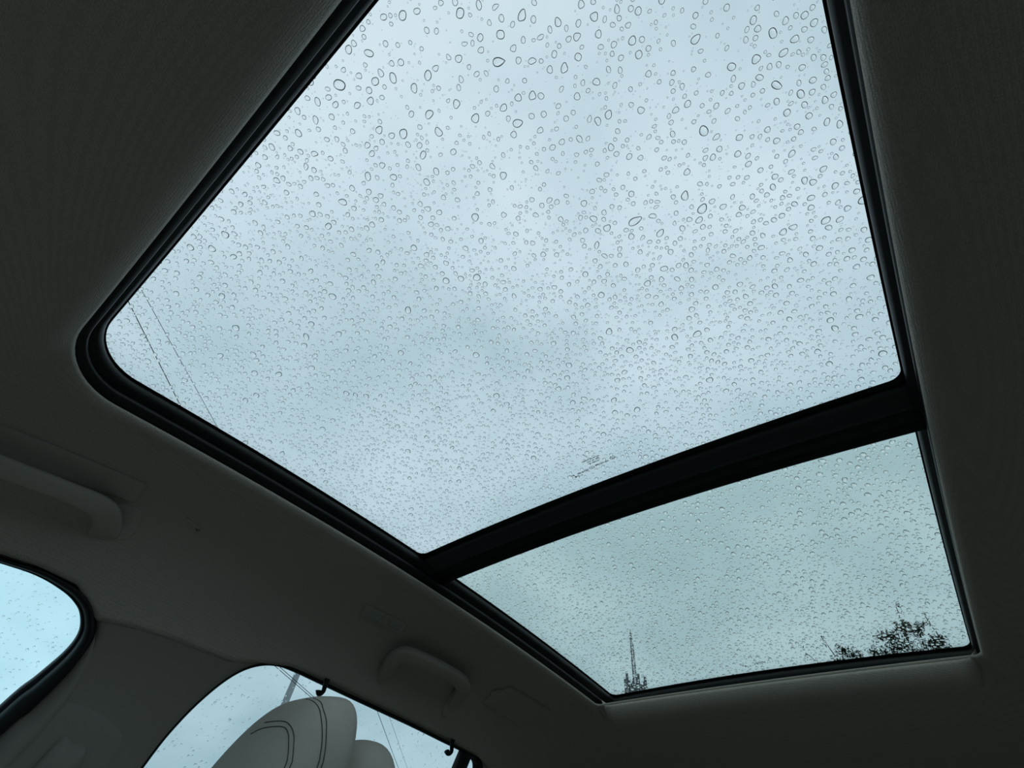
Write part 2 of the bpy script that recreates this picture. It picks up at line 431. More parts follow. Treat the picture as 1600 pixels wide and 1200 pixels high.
def side_glass(name, poly, s, m, label):
    n = len(poly)
    cy = sum(p[0] for p in poly) / n; cz = sum(p[1] for p in poly) / n
    V = [wp(y, z, s, 0.030) for y, z in poly] + [wp(y, z, s, 0.034) for y, z in poly]
    Fc = [tuple(range(n)), tuple(range(2 * n - 1, n - 1, -1))] + [(i, (i + 1) % n, n + (i + 1) % n, n + i) for i in range(n)]
    w = mesh_obj(name, V, Fc, m, smooth=False, kind='structure', label=label)
    bm = bmesh.new(); bm.from_mesh(w.data); bmesh.ops.recalc_face_normals(bm, faces=bm.faces); bm.to_mesh(w.data); bm.free()
    return w
def grow_poly(p, g):
    cy = sum(q[0] for q in p) / len(p); cz = sum(q[1] for q in p) / len(p)
    return [(cy + (y - cy) * (1 + g), cz + (z - cz) * (1 + g)) for y, z in p]
def front_seal(s, parent):
    # channel of glass run (grey), then the fat black door seal
    P1 = list(zip(fi, fo))
    def strip(name, prof, m, lab=None):
        secs = []
        for a, b in P1:
            secs.append([wp(a[0] + (b[0] - a[0]) * t, a[1] + (b[1] - a[1]) * t, s, d) for t, d in prof])
        V, Fc = loft(secs, False)
        o = mesh_obj(name, V, Fc, m, parent)
        if lab: o['label'] = lab
    strip('glass_run', [(0.0, 0.030), (0.0, 0.019), (0.08, 0.015), (0.22, 0.015)], M['blackp'])
    strip('door_seal', [(0.20, 0.016), (0.24, 0.006), (0.36, 0.000), (0.55, -0.003), (0.78, -0.003), (0.92, 0.001), (1.02, 0.008), (1.06, 0.016)], M['rubber'])
w3 = side_glass('window_3', grow_poly([tuple(p) for p in fi], 0.03), -1, M['g_door'], 'front passenger door window speckled with rain')
front_seal(-1, w3)
# proud rounded edge of the pillar trim along the front door seal
k0 = 6 * 8 + 4
secs = []
rim = list(zip(fi, fo))[k0:]
for k, (a, b) in enumerate(rim):
    ln = math.hypot(b[0] - a[0], b[1] - a[1]); uy, uz = (b[0] - a[0]) / ln, (b[1] - a[1]) / ln
    if uy < 0.3: uy, uz = 0.95, 0.31
    g = min(1.0, k / 14.0); g = g * g * (3 - 2 * g)
    secs.append([wp(b[0] + uy * o_ * g, b[1] + uz * o_ * g, -1, 0.001 + (d - 0.001) * g) for o_, d in ((-0.001, 0.011), (0.004, 0.004), (0.010, -0.001), (0.017, -0.006), (0.024, -0.009), (0.031, -0.0095), (0.039, -0.006), (0.048, 0.001))])
V, Fc = loft(secs, False)
mesh_obj('pillar_edge', V, Fc, M['pillar'], wallR, label='rounded edge of the pillar trim along the black door seal')
rp = [tuple(p) for p in ro]
def barY(z, o): return 0.936 + o - (1.405 - z) * 0.15
rearL = [(y, z) for y, z in grow_poly([p for p in rp if p[0] < 0.93 or p[1] < 1.0], 0.0)]
poly4 = [(y, z + (0.008 if z > 1.3 else 0)) for y, z in rp if y <= barY(z, 0.012)] + [(barY(1.40, 0.012), 1.405), (barY(.945, 0.012), .945)]
poly5 = [(barY(.945, 0.012), .945), (barY(1.40, 0.012), 1.405)] + [(y, z + (0.006 if z > 1.3 else 0)) for y, z in rp if y > barY(z, 0.012) and y > 0.9]
w4 = side_glass('window_4', poly4, -1, M['g_door2'], 'tinted rear passenger door window behind the seat')
w5 = side_glass('window_5', poly5, -1, M['g_door2'], 'small tinted quarter window behind the black bar')
# black bar and thin seal round the rear opening
secs = []
for k in range(13):
    z = 1.41 - k * 0.465 / 12
    secs.append([wp(barY(z, a), z, -1, d) for a, d in ((0.0, 0.03), (0.0, 0.016), (0.004, 0.0125), (0.027, 0.0125), (0.031, 0.016), (0.031, 0.03))])
V, Fc = loft(secs, False)
mesh_obj('division_bar', V, Fc, M['rubber'], w4, label='black upright bar between the rear door window and the quarter window')
secs = []
cy0, cz0 = 0.69, 1.17
for y, z in ro:
    dy, dz = cy0 - y, cz0 - z; l = math.hypot(dy, dz); dy /= l; dz /= l
    wv = 0.0045 if y < 0.985 else 0.008
    secs.append([wp(y + dy * a, z + dz * a, -1, d) for a, d in ((wv, 0.03), (wv, 0.014), (wv * .6, 0.008), (-0.002, 0.006), (-0.006, 0.012))])
V, Fc = loft(secs, False)
mesh_obj('window_seal', V, Fc, M['rubber'], w4)
# belt guide cover low on the pillar
def pillar_plate(name, parent, pts, h, m, lab=None):
    cy = sum(p[0] for p in pts) / len(pts); cz = sum(p[1] for p in pts) / len(pts)
    lo = []
    for g, d in ((1.06, 0.001), (1.0, -h * 0.6), (0.93, -h), (0.5, -h * 1.1), (0.05, -h * 1.1)):
        lo.append([wp(cy + (y - cy) * g, cz + (z - cz) * g, -1, d) for y, z in pts])
    V, Fc = loft(lo, True, False, True)
    o = mesh_obj(name, V, Fc, m, parent)
    if lab: o['label'] = lab
    return o
pp = catmull([(.185, 1.262), (.215, 1.270), (.262, 1.262), (.285, 1.235), (.288, 1.10), (.27, 1.02), (.205, 1.02), (.182, 1.10), (.178, 1.23)], 4, True)
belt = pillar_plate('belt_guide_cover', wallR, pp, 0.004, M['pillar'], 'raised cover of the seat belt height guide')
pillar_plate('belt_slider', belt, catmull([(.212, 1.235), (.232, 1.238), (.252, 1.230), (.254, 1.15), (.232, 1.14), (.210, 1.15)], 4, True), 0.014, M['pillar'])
# driver side glass
side_glass('window_6', grow_poly([tuple(p) for p in fi], 0.05), 1, M['g_door'], 'driver door window')
side_glass('window_7', [(y, z + (0.006 if z > 1.3 else 0)) for y, z in rp], 1, M['g_door2'], 'rear door window on the driver side')

# ---------------------------------------------------------------- floor, dash, windscreen, tailgate
def slab(name, pts_lo, pts_hi, m, label=None, parent=None):
    n = len(pts_lo); V = list(pts_lo) + list(pts_hi)
    Fc = [tuple(range(n)), tuple(range(2 * n - 1, n - 1, -1))] + [(i, (i + 1) % n, n + (i + 1) % n, n + i) for i in range(n)]
    o = mesh_obj(name, V, Fc, m, parent, smooth=False, kind='structure')
    bm = bmesh.new(); bm.from_mesh(o.data); bmesh.ops.recalc_face_normals(bm, faces=bm.faces); bm.to_mesh(o.data); bm.free()
    if label: o['label'] = label
    return o
slab('floor', [(-.92, -1.3, .27), (.92, -1.3, .27), (.92, 2.15, .27), (-.92, 2.15, .27)], [(-.92, -1.3, .30), (.92, -1.3, .30), (.92, 2.15, .30), (-.92, 2.15, .30)], M['carpet'])
secs = []
for x in np.linspace(-.74, .74, 13):
    c = 0.04 * (1 - (x / .74) ** 2)
    secs.append([(x, y - c, z + c * .5) for y, z in ((-.62, .30), (-.62, .62), (-.50, .70), (-.46, .80), (-.50, .88), (-.60, .915), (-.85, .93), (-1.24, .94), (-1.27, .60), (-1.27, .30))])
V, Fc = loft(secs, True, True, True)
mesh_obj('wall_front', V, Fc, M['dash'], kind='structure', label='dark dashboard and bulkhead in front of the seats')
secs = []
for k in range(15):
    u = -1 + 2 * k / 14
    a = (u * .74, -1.22 + .12 * u * u, .95); b = (u * .60, -.49 + .05 * u * u, 1.485 - .10 * u * u)
    d = Vector((0, -.5, .8)).normalized() * 0.005
    secs.append([a, b, tuple(Vector(b) + d), tuple(Vector(a) + d)])
V, Fc = loft(secs, True, True, True)
mesh_obj('window_8', V, Fc, M['g_door'], kind='structure', label='windscreen')
slab('wall_back', [(-.80, 2.10, .28), (.80, 2.10, .28), (.76, 2.14, .98), (-.76, 2.14, .98)], [(-.80, 2.15, .28), (.80, 2.15, .28), (.76, 2.19, .98), (-.76, 2.19, .98)], M['dash'])
slab('window_9', [(-.76, 2.15, .98), (.76, 2.15, .98), (.60, 2.05, 1.34), (-.60, 2.05, 1.34)], [(-.76, 2.155, .98), (.76, 2.155, .98), (.60, 2.055, 1.345), (-.60, 2.055, 1.345)], M['g_door'], 'tailgate window')
slab('ground', [(-350, -350, -.3), (350, -350, -.3), (350, 350, -.3), (-350, 350, -.3)], [(-350, -350, 0), (350, -350, 0), (350, 350, 0), (-350, 350, 0)], M['asphalt'])

# ---------------------------------------------------------------- fittings on the headliner
def lp(x, y, s=0.0, a=0.0, h=0.0):  # point on the headliner: s down the slope, a along the car, h into the cabin
    p, n, td, ty = liner_frame(x, y)
    q = p + td * s + ty * a
    q2, n2, _, _ = liner_frame(q.x, q.y)
    return Vector((q.x, q.y, zliner(q.x, q.y))) + n2 * h
def ribbon(pts, w, th, ups, seg=16):
    # sweep of a soft rectangle: w across, th along the given up vectors
    P = [Vector(p) for p in pts]; n = len(P); loops = []
    for i in range(n):
        t = (P[min(i + 1, n - 1)] - P[max(i - 1, 0)]).normalized()
        u = Vector(ups[i]); u = (u - t * u.dot(t)).normalized(); s_ = t.cross(u)
        ww = w[i] if isinstance(w, list) else w; tt = th[i] if isinstance(th, list) else th
        lo = []
        for k in range(seg):
            a = 2 * math.pi * k / seg
            c, s2 = math.cos(a), math.sin(a)
            lo.append(tuple(P[i] + s_ * (math.copysign(abs(c) ** .55, c) * ww / 2) + u * (math.copysign(abs(s2) ** .55, s2) * tt / 2)))
        loops.append(lo)
    return loft(loops, True, True, True)
def liner_plate(name, parent, loc, outl, h, m, lab=None, hin=None):
    # plate lying on the headliner; outl is a list of (x, y)
    cx = sum(p[0] for p in outl) / len(outl); cy = sum(p[1] for p in outl) / len(outl)
    lo = []
    for g, d in ((1.03, -0.004), (1.0, h * 0.7), (0.95, h), (0.6, h if hin is None else hin), (0.3, h if hin is None else hin), (0.03, h if hin is None else hin)):
        lp_ = []
        for x, y in outl:
            X, Y = cx + (x - cx) * g, cy + (y - cy) * g
            p, n, _, _ = liner_frame(X, Y); lp_.append(tuple(p + n * d))
        lo.append(lp_)
    V, Fc = loft(lo, True, False, True)
    o = mesh_obj(name, off(V, loc), Fc, m, parent)
    if lab: o['label'] = lab
    return o
def rrect(p0, p1, p2, p3, r=0.25, n=5):  # rounded quadrilateral through four corners (bilinear)
    out = []
    for (a, b, c) in ((p3, p0, p1), (p0, p1, p2), (p1, p2, p3), (p2, p3, p0)):
        a, b, c = (np.array(v, float) for v in (a, b, c))
        la, lc = np.linalg.norm(a - b), np.linalg.norm(c - b); rr = r * min(la, lc)
        s, e = b + (a - b) / la * rr, b + (c - b) / lc * rr
        for k in range(n + 1):
            t = k / n; out.append(tuple((1 - t) ** 2 * s + 2 * t * (1 - t) * b + t * t * e))
    # subdivide long spans
    res = []
    for i in range(len(out)):
        p, q = np.array(out[i]), np.array(out[(i + 1) % len(out)])
        m_ = max(1, int(np.linalg.norm(q - p) / 0.02))
        for k in range(m_): res.append(tuple(p + (q - p) * k / m_))
    return res
# front grab handle: flat cover plate, grip bar bent down to its foot
p0 = (-0.545, -0.02, zliner(-0.545, -0.02))
gh = thing('grab_handle', 'long greige grab handle with flat cover plate above the front door window', 'handle', p0)
plate = liner_plate('cover_plate', gh, p0, rrect((-0.519, 0.076), (-0.5465, 0.080), (-0.577, -0.17), (-0.5475, -0.175), 0.12), 0.004, M['plastic'])
cup = liner_plate('recess_rim', gh, p0, rrect((-0.546, 0.098), (-0.577, 0.116), (-0.588, 0.07), (-0.556, 0.06), 0.45), 0.002, M['plastic'])
def lw(q): p, n, _, _ = liner_frame(q[0], q[1]); return p + n * q[2], n
path = catmull([(-0.575, -0.235, 0.0), (-0.571, -0.222, 0.012), (-0.565, -0.19, 0.027), (-0.567, -0.14, 0.03), (-0.5672, -0.1009, 0.03), (-0.5655, -0.0615, 0.03), (-0.562, -0.0225, 0.03), (-0.5585, 0.0208, 0.029), (-0.5585, 0.0440, 0.026), (-0.5635, 0.0625, 0.019), (-0.5735, 0.0757, 0.009), (-0.5813, 0.0821, -0.002)], 5)
PN = [lw(q) for q in path]
nP = len(PN)
wd = [0.026 + 0.012 * max(0.0, (k / nP - 0.62) / 0.38) for k in range(nP)]
V, Fc = ribbon([p for p, n in PN], wd, 0.014, [n for p, n in PN], 20)
mesh_obj('grip', off(V, p0), Fc, M['plastic'], gh)
# rear grab handle
p0 = (-0.54, 0.73, zliner(-0.54, 0.73))
gh2 = thing('grab_handle', 'small arched greige grab handle above the rear door window', 'handle', p0)
path = catmull([(-0.5790, 0.640, -0.002), (-0.566, 0.6250, 0.012), (-0.548, 0.6165, 0.022), (-0.530, 0.625, 0.028), (-0.5205, 0.6705, 0.03), (-0.5155, 0.7233, 0.03), (-0.5160, 0.7658, 0.028), (-0.5265, 0.7954, 0.022), (-0.5462, 0.8156, 0.012), (-0.5680, 0.8300, -0.002)], 6)
PN = [lw(q) for q in path]
nP = len(PN)
wd = [0.034 - 0.005 * math.sin(math.pi * k / (nP - 1)) for k in range(nP)]
V, Fc = ribbon([p for p, n in PN], wd, 0.018, [n for p, n in PN], 20)
mesh_obj('grip', off(V, p0), Fc, M['plastic'], gh2)
for y0 in (0.635, 0.825):
    liner_plate('mounting_foot', gh2, p0, rrect((-0.552, y0 - 0.017), (-0.552, y0 + 0.017), (-0.588, y0 + 0.017), (-0.588, y0 - 0.017), 0.5), 0.003, M['plastic'])

# reading light
p0 = (-0.512, 0.548, zliner(-0.512, 0.548))
rl = thing('reading_light', 'flat oblong reading light on the headliner before the small grab handle', 'lamp', p0)
c0, c1, c2, c3 = (-0.505, 0.492), (-0.495, 0.594), (-0.519, 0.602), (-0.529, 0.502)
liner_plate('bezel', rl, p0, rrect(c0, c1, c2, c3, 0.35), 0.0035, M['plastic'])
def qb(u, v):
    a = [c0[i] * (1 - u) + c1[i] * u for i in (0, 1)]; b = [c3[i] * (1 - u) + c2[i] * u for i in (0, 1)]
    return (a[0] * (1 - v) + b[0] * v, a[1] * (1 - v) + b[1] * v)
for u0, u1 in ((.10, .44), (.60, .90)):
    liner_plate('lens', rl, p0, rrect(qb(u0, .18), qb(u1, .18), qb(u1, .82), qb(u0, .82), 0.3), 0.0042, M['lens'], 'pale clear lens')
liner_plate('switch', rl, p0, rrect(qb(.47, .22), qb(.57, .22), qb(.57, .78), qb(.47, .78), 0.35), 0.006, M['plastic'])

# small trim clip and rear cover flap
p0 = (-0.536, 0.174, zliner(-0.536, 0.174))
cl = thing('trim_clip', 'tiny dark clip in the headliner above the centre pillar', 'clip', p0)
liner_plate('clip_head', cl, p0, [(-0.536 + .0022 * math.cos(a), 0.174 + .003 * math.sin(a)) for a in np.linspace(0, 2 * math.pi, 12, endpoint=False)], 0.002, M['dash'], 'darker clip head')
liner_plate('clip_wing', cl, p0, rrect((-0.530, 0.150), (-0.532, 0.176), (-0.536, 0.176), (-0.533, 0.150), 0.4), 0.002, M['plastic'])
p0 = (-0.50, 0.97, zliner(-0.50, 0.97))
fl = thing('cover_flap', 'flat greige cover flap on the headliner behind the small grab handle', 'cover', p0)
liner_plate('flap', fl, p0, rrect((-0.480, 0.905), (-0.464, 1.048), (-0.540, 1.050), (-0.545, 0.890), 0.12), 0.006, M['plastic'])
liner_plate('hinge_lug', fl, p0, rrect((-0.515, 0.885), (-0.495, 0.900), (-0.500, 0.910), (-0.525, 0.893), 0.3), 0.005, M['plastic'])

# coat hooks at the upper edge of the rear door window
def coat_hook(pts, label):
    base = wp(pts[0][0], pts[0][1], -1, -0.010)
    h = thing('coat_hook', label, 'hook', base, 'coat hooks along the upper edge of the rear door window')
    q = catmull([(pts[0][0] - .001, pts[0][1] + .008)] + pts, 5)
    P3 = [wp(y, z, -1, -0.010) for y, z in q]
    n = len(P3)
    V, Fc = sweep(off(P3, base), [0.0046 - 0.0010 * math.sin(math.pi * k / (n - 1)) + (0.0006 if k > n - 4 else 0) for k in range(n)], 10, False, 1.2, (1, 0, 0.3))
    mesh_obj('hook', V, Fc, M['blackp'], h)
    mb = MB(); mb.box((-0.012, 0, 0.013), 0.008, 0.010, 0.008)
    o = mesh_obj('base_block', mb.v, mb.f, M['blackp'], h, False)
    return h
coat_hook([(.5263, 1.4023), (.5278, 1.3965), (.5288, 1.3915), (.5270, 1.3878), (.5238, 1.3862), (.5208, 1.3878), (.5196, 1.3902)], 'black coat hook above the seat headrest at the rear door window')
coat_hook([(.8714, 1.4022), (.8747, 1.3953), (.8768, 1.3903), (.8735, 1.3862), (.8675, 1.3855), (.8637, 1.3880)], 'black coat hook beside the black upright bar of the rear window')

# ---------------------------------------------------------------- front passenger seat
sx, sy = -0.375, 0.42
seat = thing('car_seat', 'greige leather front passenger seat with stitched headrest', 'seat', (sx, sy, 0.30))
SLOC = (sx, sy, 0.30)
def se(c, s, e): return math.copysign(abs(c) ** e, c) * s
def sect_loft(name, secs, m, seg=48, e=0.55):
    # secs: (cx, cy, cz, half width x, half depth y)
    lo = []
    for cx, cy, cz, a, b, tl in secs:
        lp_ = []
        for k in range(seg):
            t = 2 * math.pi * k / seg
            X, Y = se(math.cos(t), a, e), se(math.sin(t), b, e)
            lp_.append((cx + X, cy + Y, cz + Y * tl))
        lo.append(lp_)
    V, Fc = loft(lo, True, True, True)
    return mesh_obj(name, off(V, SLOC), Fc, m, seat)
HX, HY, HSL, HZT, HA, HB, HE, HP, HZL = -0.376, 0.3663, 0.2144, 1.3103, 0.1038, 0.0608, 0.7446, 1.8078, 0.1351
def head_sec(z):
    t = max(0.0, (z - (HZT - HZL)) / HZL)
    s = max(0.0, 1 - min(1.0, t) ** HP) ** (1 / 3)
    return HA * (.15 + .85 * s), HB * (.15 + .85 * s)
def head_c(z): return HY + (z - 1.2) * HSL
hs = []
for z in list(np.linspace(1.02, HZT - HZL, 6))[:-1] + [HZT - HZL + HZL * math.sin(math.pi / 2 * k / 20) for k in range(21)]:
    a, b = head_sec(z); hs.append((HX, head_c(z), z, a, b, 0.25))
a, b = hs[-1][3:5]
hs.append((HX, head_c(HZT), HZT + 0.0004, a * .5, b * .5, 0.25))
hd = sect_loft('headrest', hs, M['leather'], 56, HE)
# paired stitch lines round the front cushion and along the side panel
def head_pt(z, t, g=1.003):
    a, b = head_sec(z)
    X, Y = se(math.cos(t), a * g, HE), se(math.sin(t), b * g, HE)
    return (HX + X - sx, head_c(z) + Y - sy, z + Y * 0.25 - 0.30)
def seam(pts):
    P3 = catmull([head_pt(z, t) for z, t in pts], 5)
    V, Fc = sweep(P3, 0.00055, 6)
    return mesh_obj('stitch_line', V, Fc, M['thread'], hd)
for pts in ([(1.3059, -1.206), (1.3009, -0.839), (1.2914, -0.561), (1.2803, -0.414), (1.2668, -0.282), (1.2543, -0.194), (1.2417, -0.135), (1.2302, -0.106), (1.18, -0.05), (1.10, -0.03)],
            [(1.3054, -0.898), (1.2994, -0.59), (1.2894, -0.429), (1.2768, -0.267), (1.2638, -0.179), (1.2507, -0.106), (1.2387, -0.062), (1.2302, -0.047), (1.18, 0.0), (1.10, 0.02)],
            [(1.2698, -1.69), (1.2743, -1.573), (1.2743, -1.353), (1.2718, -1.118), (1.2643, -0.942), (1.2548, -0.825), (1.2427, -0.707), (1.2307, -0.649), (1.18, -0.56), (1.10, -0.52)],
            [(1.2814, -1.617), (1.2809, -1.456), (1.2783, -1.192), (1.2708, -0.957), (1.2613, -0.795), (1.2512, -0.693), (1.2392, -0.59), (1.2307, -0.561), (1.18, -0.48), (1.10, -0.44)]):
    seam(pts)
sh = []
for z in list(np.linspace(1.0, 1.20, 5))[:-1] + [1.20 + 0.094 * math.sin(math.pi / 2 * k / 12) for k in range(13)]:
    t = max(0.0, (z - 1.20) / 0.0945); s = math.sqrt(max(0.0, 1 - t ** 2.2))
    sh.append((-0.405, 0.488 + (z - 1.2) * 0.14, z, 0.085 * (0.2 + 0.8 * s), 0.052 * (0.2 + 0.8 * s), 0.1))
sect_loft('headrest_shell', sh, M['leather'], 48, 0.75)
bk = [(sx, 0.18 + (z - .5) * 0.30, z, (0.24 - max(0, z - .9) * 0.45), 0.07 - 0.02 * max(0, z - .9), 0.2) for z in (.46, .5, .6, .7, .8, .9, .98, 1.03)]
bk.append((sx, bk[-1][1] + .01, 1.055, bk[-1][3] * .8, .045, .2))
sect_loft('backrest', bk, M['leather'])
cu_ = [(sx, -0.10, z, w, d, 0) for z, w, d in ((.40, .20, .22), (.42, .24, .255), (.50, .245, .26), (.535, .23, .25), (.545, .18, .2))]
sect_loft('cushion', cu_, M['leather'])
for xx in (-0.18, 0.18):
    rl_ = MB(); rl_.box((xx, -0.50, 0.05), 0.05, 0.46, 0.10)
    mesh_obj('seat_rail', rl_.v, rl_.f, M['dash'], seat, False)

# ---------------------------------------------------------------- unseen rear bench, added to bounce roof light onto the rear headliner
seat = thing('unseen_rear_bench', 'unseen greige leather rear bench added to bounce light onto the headliner', 'seat', (0, 1.25, 0.30))
SLOC = (0, 1.25, 0.30)
sect_loft('cushion', [(0, 1.18, z, w, d, 0.1) for z, w, d in ((.36, .60, .22), (.40, .64, .26), (.54, .66, .27), (.58, .64, .26), (.595, .58, .2))], M['leather'])
sect_loft('backrest', [(0, 1.44 + (z - .5) * .38, z, w, d, 0.2) for z, w, d in ((.45, .60, .07), (.6, .66, .09), (.85, .65, .08), (.97, .62, .06), (.995, .55, .04))], M['leather'])

# ---------------------------------------------------------------- etched certification marks on the glass (read from inside)
FONT = None
def glass_text(txt, x, y, h, parent, align='CENTER'):
    cu = bpy.data.curves.new('etched_text', 'FONT'); cu.body = txt; cu.size = h; cu.align_x = align; cu.extrude = 0.00002; cu.offset = h * 0.030
    tmp = bpy.data.objects.new('tmp', cu); COL.objects.link(tmp)
    dg = bpy.context.evaluated_depsgraph_get()
    me = bpy.data.meshes.new_from_object(tmp.evaluated_get(dg)); bpy.data.objects.remove(tmp)
    co = np.empty(len(me.vertices) * 3); me.vertices.foreach_get('co', co); co = co.reshape(-1, 3)
    X = x + co[:, 0]; Y = y - co[:, 1]; Zc = np.array([Zg(a, b) for a, b in zip(X, Y)]) - 0.0004 - co[:, 2]
    me.vertices.foreach_set('co', np.stack([X, Y, Zc], 1).ravel()); me.materials.clear(); me.materials.append(M['print']); me.update()
    me.name = 'etched_text'
    o = bpy.data.objects.new('etched_text', me); COL.objects.link(o); o.parent = parent
    return o
def glass_poly(pts, parent, name='etched_mark'):
    V = [(x, y, Zg(x, y) - 0.0004) for x, y in pts]
    return mesh_obj(name, V, [tuple(range(len(V)))], M['print'], parent, False)
def glass_ring(x, y, r, w, parent, k=24, ex=1.0):
    a = [2 * math.pi * i / k for i in range(k)]
    lo = [[(x + rr * ex * math.cos(t), y + rr * math.sin(t), Zg(x, y) - 0.0004) for t in a] for rr in (r, r - w)]
    V, Fc = loft(lo); return mesh_obj('etched_ring', V, Fc, M['print'], parent, False)
for k in range(4):
    u = k * .0023
    glass_poly([(-.0016 + u * .35, .4535 + u), (.0008 + u * .35, .4535 + u), (.0012 + u * .35, .4547 + u), (-.0012 + u * .35, .4547 + u)], win1)
glass_text('LAMINATED M 1042', .0045, .4685, .0036, win1)
glass_text('DOT 459 AS2', .0060, .4730, .0036, win1)
glass_text('1.8  E000152', .0055, .4772, .0036, win1)
glass_text('43R-001582', -.0210, .4880, .0042, win1)
glass_ring(-.0035, .4850, .0032, .0007, win1, 24, 1.5)
glass_text('E4', -.0035, .4864, .0034, win1)
glass_text('8601254 USA', .0150, .4852, .0042, win1)
glass_ring(.0350, .4815, .0036, .0008, win1, 24, 1.2)
glass_text('(c)', .0350, .4828, .0034, win1)
glass_poly([(-.0420, .4850), (-.0370, .4850), (-.0370, .4885)], win1)
glass_poly([(-.0370, .4885), (-.0340, .4920), (-.0395, .4920)], win1)
glass_text('T.2 .03', -.0290, .4930, .0032, win1)
glass_text('-- --', -.0420, .4955, .0032, win1)
glass_text('..  ...', .0050, .4915, .0034, win1)
# mark on the rear pane: shallow arc of lettering with a small emblem at its left end
glass_ring(-.0345, 1.1375, .0042, .0013, win2, 20, 0.8)
glass_poly([(-.0310, 1.1400), (-.0275, 1.1425), (-.0265, 1.1470), (-.0300, 1.1450)], win2)
for k in range(14):
    x = -.030 + k * .0052
    glass_text('4RMEDTAS2C0715'[k], x, 1.1480 - .06 * (x + .03) - .6 * (.0011 - (x - .005) ** 2), .0040, win2)
glass_poly([(-.0065, 1.1345), (-.0045, 1.1345), (-.0015, 1.1375), (-.0035, 1.1375)], win2)
glass_text('LAMINATED', .0015, 1.1412, .0042, win2)
glass_text('AS3 M2', .0050, 1.1378, .0030, win2)

